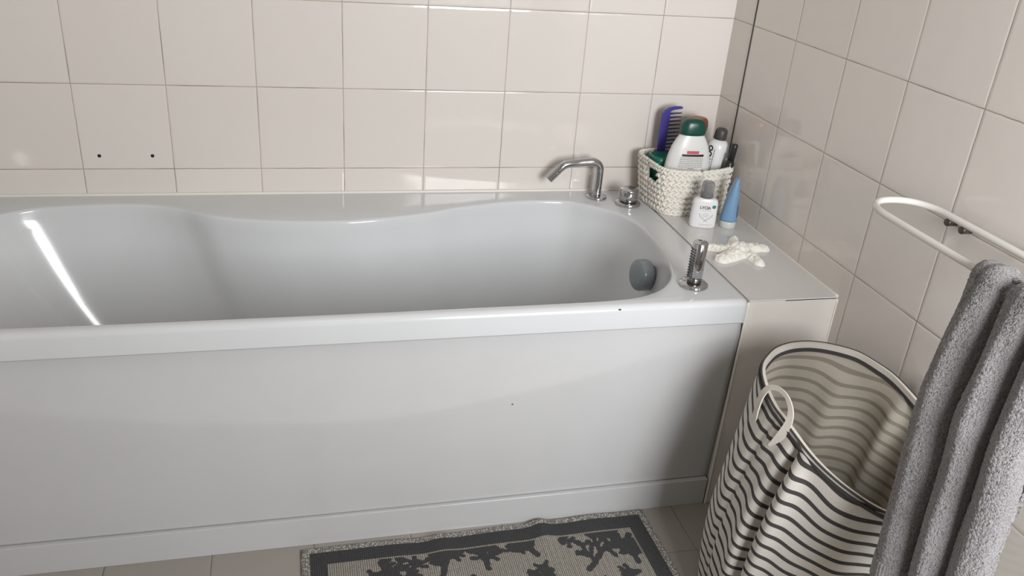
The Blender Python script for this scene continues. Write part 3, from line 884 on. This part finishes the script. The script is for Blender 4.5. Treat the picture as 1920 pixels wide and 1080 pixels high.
# ================================================================== TOILETRIES
def pack_front(yc_, a_, b_, e_, eps=0.0004):
    return lambda x, y, A=a_: Vector((x, yc_-b_*(max(1e-4, 1-min(1, abs(x/A))**e_))**(1/e_)-eps, y))
MAT_BOT_W = simple('white_bottle_plastic', (0.72, 0.72, 0.70), 0.30)
MAT_BOT_WW = simple('bright_white_plastic', (0.80, 0.80, 0.80), 0.28)
MAT_GREEN = simple('dark_green_plastic', (0.004, 0.060, 0.042), 0.30)
MAT_GREEN2 = simple('green_tub_plastic', (0.006, 0.125, 0.090), 0.35)
MAT_INK = simple('black_ink', (0.02, 0.02, 0.02), 0.6)
MAT_INKG = simple('grey_ink', (0.24, 0.25, 0.25), 0.6)
MAT_INKL = simple('pale_grey_ink', (0.42, 0.43, 0.44), 0.6)
MAT_RED = simple('red_ink', (0.50, 0.09, 0.12), 0.5)

# --- white shampoo bottle with dark green cap
sh = thing('shampoo_bottle', 'wide white shampoo bottle with dark green cap and printed back label', 'bottle', (-0.1380, -0.1500, BF), math.radians(-4))
H0 = 0.6
prof = [(0.050, 0.018, 0.000), (0.056, 0.021, 0.004), (0.0615, 0.0235, 0.040), (0.0620, 0.024, 0.085), (0.0590, 0.0235, 0.118), (0.0540, 0.0225, 0.145), (0.0480, 0.0205, 0.165), (0.0400, 0.018, 0.182), (0.0320, 0.0160, 0.194), (0.026, 0.015, 0.199)]
zz = [p[2] for p in prof]
rings_ = []
for k in range(41):
    z = 0.199*k/40
    rings_.append(sell(0, 0, z, np.interp(z, zz, [p[0] for p in prof]), np.interp(z, zz, [p[1] for p in prof]), 2.4))
v, f = loft(rings_)
mesh_obj('bottle_body', v, f, MAT_BOT_W, sh)
cap = [(0.0250, 0.0150, 0.194), (0.0325, 0.0195, 0.196), (0.0335, 0.0200, 0.203), (0.0325, 0.0195, 0.215), (0.0290, 0.0180, 0.226), (0.0235, 0.0150, 0.2325), (0.0140, 0.0095, 0.2355), (0.001, 0.001, 0.2362)]
v, f = loft([sell(0, 0, z, a, b, 2.5) for a, b, z in cap])
mesh_obj('cap', v, f, MAT_GREEN, sh)
def shf(x, y):
    a = float(np.interp(y, zz, [p[0] for p in prof])); b = float(np.interp(y, zz, [p[1] for p in prof]))
    return Vector((x, -b*(max(1e-4, 1-min(1, abs(x/a))**2.4))**(1/2.4)-0.0005, y))
lab = MB(); lab.add(*quad_patch(-0.014, 0.018, 0.1500, 0.1575, shf)); lab.build('label_block', MAT_RED, sh)
lab = MB(); lab.add(*quad_patch(-0.026, 0.032, 0.1430, 0.1488, shf)); lab.build('label_bar', simple('maroon_ink', (0.035, 0.008, 0.008), 0.5), sh)
lt = MB(); r2 = random.Random(3)
yy = 0.1395
for ln in range(15):
    x = -0.0290-0.0007*ln
    if ln in (6, 11):
        lt.add(*quad_patch(-0.006, 0.010, yy-0.0008, yy+0.0010, lambda a, b: shf(a, b)+Vector((0, -0.0001, 0)), 4, 1)); yy -= 0.0056; continue
    while x < 0.031:
        w = r2.uniform(0.003, 0.008); x2 = min(x+w, 0.032)
        lt.add(*quad_patch(x, x2, yy-0.0008, yy+0.0008, shf, 2, 1)); x = x2+0.0012
    yy -= 0.0046
lt.build('label_text', MAT_INKG, sh)

# --- green tub lying in the left of the basket
gt = thing('plastic_jar', 'dark green plastic jar with flat lid at the left inside the basket', 'jar', (-0.1790, -0.0900, BF))
v, f = loft([sell(0, 0, z, a, b, 3.2) for a, b, z in ((0.031, 0.028, 0), (0.033, 0.031, 0.003), (0.0335, 0.0315, 0.098), (0.033, 0.031, 0.101))])
mesh_obj('jar_body', v, f, MAT_GREEN2, gt)
v, f = loft([sell(-0.000, 0, z, a, b, 3.0) for a, b, z in ((0.034, 0.0325, 0.099), (0.0355, 0.0340, 0.101), (0.0355, 0.0340, 0.118), (0.0340, 0.0325, 0.1215), (0.029, 0.027, 0.1235), (0.027, 0.025, 0.1220), (0.010, 0.009, 0.1215))])
mesh_obj('lid', v, f, MAT_GREEN2, gt)

# --- purple comb
cb = thing('wide_tooth_comb', 'purple blue plastic wide-tooth comb standing upright in the basket', 'comb', (-0.160, -0.0475, BF))
def comb():
    mb = MB()
    # spine outline polygon (x,z) extruded in y
    H = 0.240
    out = [(-0.016, 0.0), (0.002, 0.0), (0.002, H-0.0135), (0.008, H-0.0100), (0.028, H-0.0070), (0.0345, H-0.0055), (0.0345, H-0.0015), (0.028, H+0.0005), (0.012, H+0.0005), (-0.004, H-0.0035), (-0.015, H-0.0095), (-0.0205, H-0.018), (-0.0225, H-0.034), (-0.0225, H-0.08), (-0.020, 0.06)]
    n = len(out)
    for y0, y1 in ((-0.0022, 0.0022),):
        v = [(x, y0, z) for x, z in out]+[(x, y1, z) for x, z in out]
        f = [tuple(range(n)), tuple(reversed(range(n, 2*n)))]+[((i+1) % n, i, n+i, n+(i+1) % n) for i in range(n)]
        mb.add(v, f)
    o = mb.build('comb_spine', simple('purple_plastic', (0.060, 0.050, 0.26), 0.32), cb, smooth=False)
    bv = o.modifiers.new('b', 'BEVEL'); bv.width = 0.0009; bv.segments = 2
    tm = MB()
    for k in range(14):
        z = H-0.0190-k*0.0102
        tm.add(*tube_geo([(0.001, 0, z-0.0010), (0.018, 0, z+0.0006), (0.0342, 0, z+0.0016)], 0.0017, 8, rad=[0.0027, 0.0022, 0.0014]))
    tm.build('teeth', simple('purple_plastic_teeth', (0.030, 0.028, 0.13), 0.32), cb)
comb()

# --- brown bottle with copper cap
br = thing('lotion_bottle', 'dark brown bottle with shiny copper cap behind the shampoo bottle', 'bottle', (-0.0890, -0.0710, BF))
v, f = lathe_geo([(0.0, 0), (0.027, 0), (0.029, 0.004), (0.029, 0.11), (0.0285, 0.135), (0.025, 0.160), (0.020, 0.170), (0.0, 0.171)], 40)
mesh_obj('bottle_body', v, f, simple('brown_glossy_plastic', (0.030, 0.010, 0.006), 0.12, coat=0.5), br)
v, f = lathe_geo([(0.0, 0.169), (0.018, 0.169), (0.022, 0.176), (0.0275, 0.186), (0.0290, 0.198), (0.0275, 0.210), (0.023, 0.217), (0.012, 0.2195), (0.0, 0.220)], 40)
mesh_obj('cap', v, f, simple('copper_lacquer', (0.33, 0.085, 0.045), 0.25, 0.45), br)

# --- white hair bottle with grey cap and upright lettering
wh = thing('round_bottle', 'white round bottle with charcoal cap and bold black vertical lettering, right of the shampoo', 'bottle', (-0.0570, -0.1210, BF))
wh.rotation_euler = (0, math.radians(4.5), 0)
v, f = lathe_geo([(0.0, 0), (0.0245, 0), (0.0262, 0.003), (0.0280, 0.100), (0.0280, 0.155), (0.0270, 0.163), (0.0230, 0.169), (0.0160, 0.174), (0.0120, 0.176), (0.0, 0.176)], 48)
mesh_obj('bottle_body', v, f, MAT_BOT_WW, wh)
v, f = lathe_geo([(0.0, 0.174), (0.0150, 0.174), (0.0160, 0.176), (0.0155, 0.196), (0.0135, 0.2015), (0.009, 0.204), (0.0, 0.2045)], 36)
mesh_obj('cap', v, f, simple('charcoal_cap', (0.055, 0.053, 0.052), 0.45), wh)
def cylf(phi0, r=0.0283):
    return lambda x, y: Vector((r*math.cos(phi0+x/r), r*math.sin(phi0+x/r), y))
fcam = math.atan2(-2.07+0.15, -1.109+0.06)          # direction to the viewer
fn1 = cylf(fcam-math.radians(34)); 
text_mesh('label_lettering', 'OGTOO', 0.0185, MAT_INK, wh, lambda x, y: fn1(x, y+0.125), rot=PI/2, bold=0.0008)
fn2 = cylf(fcam-math.radians(12))
lt = MB(); y = 0.078
while y < 0.152:
    w = r2.uniform(0.004, 0.009); lt.add(*quad_patch(-0.0012, 0.0012, y, y+w, fn2, 2, 2)); y += w+0.0015
lt.build('label_small_print', MAT_INKG, wh)
fn3 = cylf(fcam+math.radians(50))
lt = MB(); lt.add(*quad_patch(-0.003, 0.006, 0.075, 0.147, fn3, 6, 4)); lt.build('label_panel', MAT_INKL, wh)

# --- black spray bottle
bb = thing('spray_bottle', 'slim black spray bottle in the right end of the basket against the wall', 'bottle', (-0.0440, -0.1710, BF))
bb.rotation_euler = (0, math.radians(6.5), 0)
v, f = lathe_geo([(0.0, 0), (0.0075, 0), (0.0085, 0.003), (0.0110, 0.100), (0.0120, 0.124), (0.0090, 0.134), (0.0, 0.135)], 32)
mesh_obj('bottle_body', v, f, simple('black_plastic', (0.016, 0.015, 0.015), 0.35), bb)
v, f = lathe_geo([(0.0, 0.133), (0.0085, 0.133), (0.0085, 0.173), (0.0075, 0.177), (0.0, 0.1775)], 28)
mesh_obj('cap', v, f, simple('black_cap_plastic', (0.020, 0.020, 0.021), 0.3), bb)

# --- deodorant bottle LYCIA
ly = thing('deodorant_bottle', 'small white pump bottle lettered LYCIA with translucent grey cap, on the ledge', 'bottle', (-0.1310, -0.2700, DZ), math.radians(-16))
pr = [(0.0300, 0.0155, 0.0), (0.0325, 0.0175, 0.003), (0.0325, 0.0175, 0.020), (0.0310, 0.0165, 0.064), (0.0295, 0.0158, 0.070), (0.0260, 0.0148, 0.0745), (0.0180, 0.0130, 0.0770), (0.0135, 0.0125, 0.0775)]
rings_ = []
zz2 = [p[2] for p in pr]
for k in range(31):
    z = 0.0775*k/30
    rings_.append(sell(0, 0, z, np.interp(z, zz2, [p[0] for p in pr]), np.interp(z, zz2, [p[1] for p in pr]), 2.8))
v, f = loft(rings_); mesh_obj('bottle_body', v, f, MAT_BOT_WW, ly)
v, f = lathe_geo([(0.0, 0.077), (0.0105, 0.077), (0.0105, 0.090), (0.0075, 0.092), (0.0075, 0.108), (0.0, 0.108)], 28)
mesh_obj('pump_head', v, f, simple('pump_grey', (0.16, 0.16, 0.16), 0.3), ly)
mcap, nt, b = new_mat('translucent_grey_cap'); setin(b, color=(0.62, 0.63, 0.63), rough=0.15, trans=0.75, ior=1.3)
v, f = loft([circ(0, 0, z, r, 36) for r, z in ((0.0120, 0.0775), (0.0158, 0.0775), (0.0152, 0.112), (0.0138, 0.1165), (0.001, 0.1175))]); mesh_obj('cap', v, f, mcap, ly)
def lyf(x, y):
    a = float(np.interp(y, zz2, [p[0] for p in pr])); b_ = float(np.interp(y, zz2, [p[1] for p in pr]))
    return Vector((x, -b_*(max(1e-4, 1-min(1, abs(x/a))**2.8))**(1/2.8)-0.0004, y))
text_mesh('label_name', 'LYCIA', 0.0105, MAT_INK, ly, lambda x, y: lyf(x*0.92-0.0012, y+0.0540), bold=0.00025)
v, f = [], []
ring_ = [(0.0200+0.0050*math.cos(2*PI*i/20), 0.0575+0.0045*math.sin(2*PI*i/20)) for i in range(20)]
mesh_obj('label_badge', [tuple(lyf(*p)+Vector((0, -0.0001, 0))) for p in ring_], [tuple(range(20))], simple('teal_ink', (0.02, 0.22, 0.17), 0.5), ly)
lt = MB()
for s_ in (-1, 1):
    ptsx = [(0.003+s_*0.0155, 0.0385), (0.003+s_*0.0155, 0.0350), (0.003+s_*0.0120, 0.0300), (0.003+s_*0.004, 0.0245), (0.003-s_*0.001, 0.0215), (0.003-s_*0.004, 0.0180)]
    lt.add(*tube_geo([lyf(*p) for p in catmull(ptsx, 5, closed=False)], 0.0005, 6))
lt.build('label_crossed_lines', MAT_INKG, ly)
lt = MB()
for (x0, x1, y_) in ((-0.009, 0.015, 0.0472), (-0.004, 0.010, 0.0385), (-0.006, 0.012, 0.0345), (-0.003, 0.009, 0.0315), (-0.012, 0.020, 0.0115), (-0.010, 0.016, 0.0085)):
    x = x0
    while x < x1:
        w = r2.uniform(0.0015, 0.004); lt.add(*quad_patch(x, min(x+w, x1), y_-0.0005, y_+0.0005, lyf, 2, 1)); x += w+0.0008
lt.build('label_text', MAT_INKL, ly)

# --- blue tube standing on its cap
bt = thing('squeeze_tube', 'light blue squeeze tube standing on its white cap at the right wall', 'tube', (-0.0640, -0.2760, DZ), math.radians(62))
v, f = lathe_geo([(0.0, 0), (0.0195, 0), (0.0205, 0.002), (0.0205, 0.017), (0.0195, 0.0185), (0.0, 0.0187)], 40)
mesh_obj('cap', v, f, simple('milky_cap', (0.62, 0.63, 0.60), 0.3), bt)
rings_ = []
for k in range(25):
    s = k/24; z = 0.0185+0.112*s
    wdt = 0.0205+0.0010*s; th = 0.0205*(1-s)**0.5+0.0012
    # the side edges close into the crimp; the crimp leans
    rings_.append([(x, y-0.006*s*s, z) for x, y, z in sell(0, 0, z, wdt*(1-0.45*s**3), th, 2.0)])
v, f = loft(rings_)
mesh_obj('tube_body', v, f, simple('sky_blue_plastic', (0.19, 0.34, 0.53), 0.32), bt)
lt = MB()
def btf(ph, z):
    s = (z-0.0185)/0.112; wdt = (0.0205+0.001*s)*(1-0.45*s**3); th = 0.0205*(1-s)**0.5+0.0012
    return (wdt*math.cos(ph)*1.02, th*math.sin(ph)*1.02-0.006*s*s, z)
MAT_BLUE2 = simple('deep_blue_ink', (0.05, 0.10, 0.27), 0.4)
lt.add(*quad_patch(math.radians(-118), math.radians(-80), 0.030, 0.062, btf, 8, 6))
lt.build('label_block', MAT_BLUE2, bt)

# ================================================================== STARFISH
sf = thing('starfish', 'knobbly white starfish lying on the ledge behind the hand shower', 'starfish', (-0.112, -0.432, DZ))
def starfish():
    cx_, cy_ = 0.0, 0.0
    tips = [(-0.072, 0.026), (-0.064, -0.046), (0.016, -0.072), (0.070, 0.008), (0.022, 0.066)]
    wdt = [0.021, 0.026, 0.021, 0.023, 0.018]
    n = 230; g_ = np.linspace(-0.1, 0.1, n); X, Y = np.meshgrid(g_, g_)
    Hh = np.zeros_like(X)
    for (tx, ty), w in zip(tips, wdt):
        L2 = tx*tx+ty*ty
        h = np.clip((X*tx+Y*ty)/L2, 0, 1); L1 = math.sqrt(L2)
        # slight curve of the arm
        bend = 0.006*np.sin(h*PI)
        px, py = h*tx-ty/L1*bend, h*ty+tx/L1*bend
        d = np.hypot(X-px, Y-py)
        r = w*(1-0.30*h)
        hh = np.sqrt(np.clip(1-(d/r)**2, 0, 1))*(r*0.80)
        Hh = np.maximum(Hh, hh)
        # smooth union near the centre
    d0 = np.hypot(X, Y); Hh = np.maximum(Hh, np.sqrt(np.clip(1-(d0/0.031)**2, 0, 1))*0.024)
    k = np.hanning(9); k /= k.sum()
    for _ in range(1):
        Hh = np.apply_along_axis(lambda m: np.convolve(m, k, 'same'), 0, Hh); Hh = np.apply_along_axis(lambda m: np.convolve(m, k, 'same'), 1, Hh)
    inside = Hh > 0.0012
    knob = (vnoise(X*160, Y*160, 21)-0.35)*0.0055+(vnoise(X*420, Y*420, 22)-0.5)*0.0016
    Z = Hh+np.clip(Hh/0.008, 0, 1)*knob
    idx = -np.ones(X.shape, int); V = []; 
    for j in range(n):
        for i in range(n):
            if inside[j, i]: idx[j, i] = len(V); V.append((X[j, i], Y[j, i], max(0.0006, Z[j, i]-0.0012)))
    nb = len(V)
    F = []
    for j in range(n-1):
        for i in range(n-1):
            q = (idx[j, i], idx[j, i+1], idx[j+1, i+1], idx[j+1, i])
            if min(q) >= 0: F.append(q)
    V += [(a, b_, 0.0002) for a, b_, c in V[:nb]]
    F += [tuple(nb+k_ for k_ in reversed(q)) for q in F[:]]
    # side skirt
    from collections import Counter
    ec = Counter()
    for q in F[:len(F)//2]:
        for a, b_ in zip(q, q[1:]+q[:1]): ec[(a, b_)] += 1
    for (a, b_) in list(ec):
        if (b_, a) not in ec: F.append((b_, a, nb+a, nb+b_))
    return V, F
V_, F_ = starfish()
mesh_obj('starfish_body', V_, F_, simple('white_coral_skeleton', (0.86, 0.84, 0.77), 0.85, bump=(600, 0.3, 0.0006)), sf)
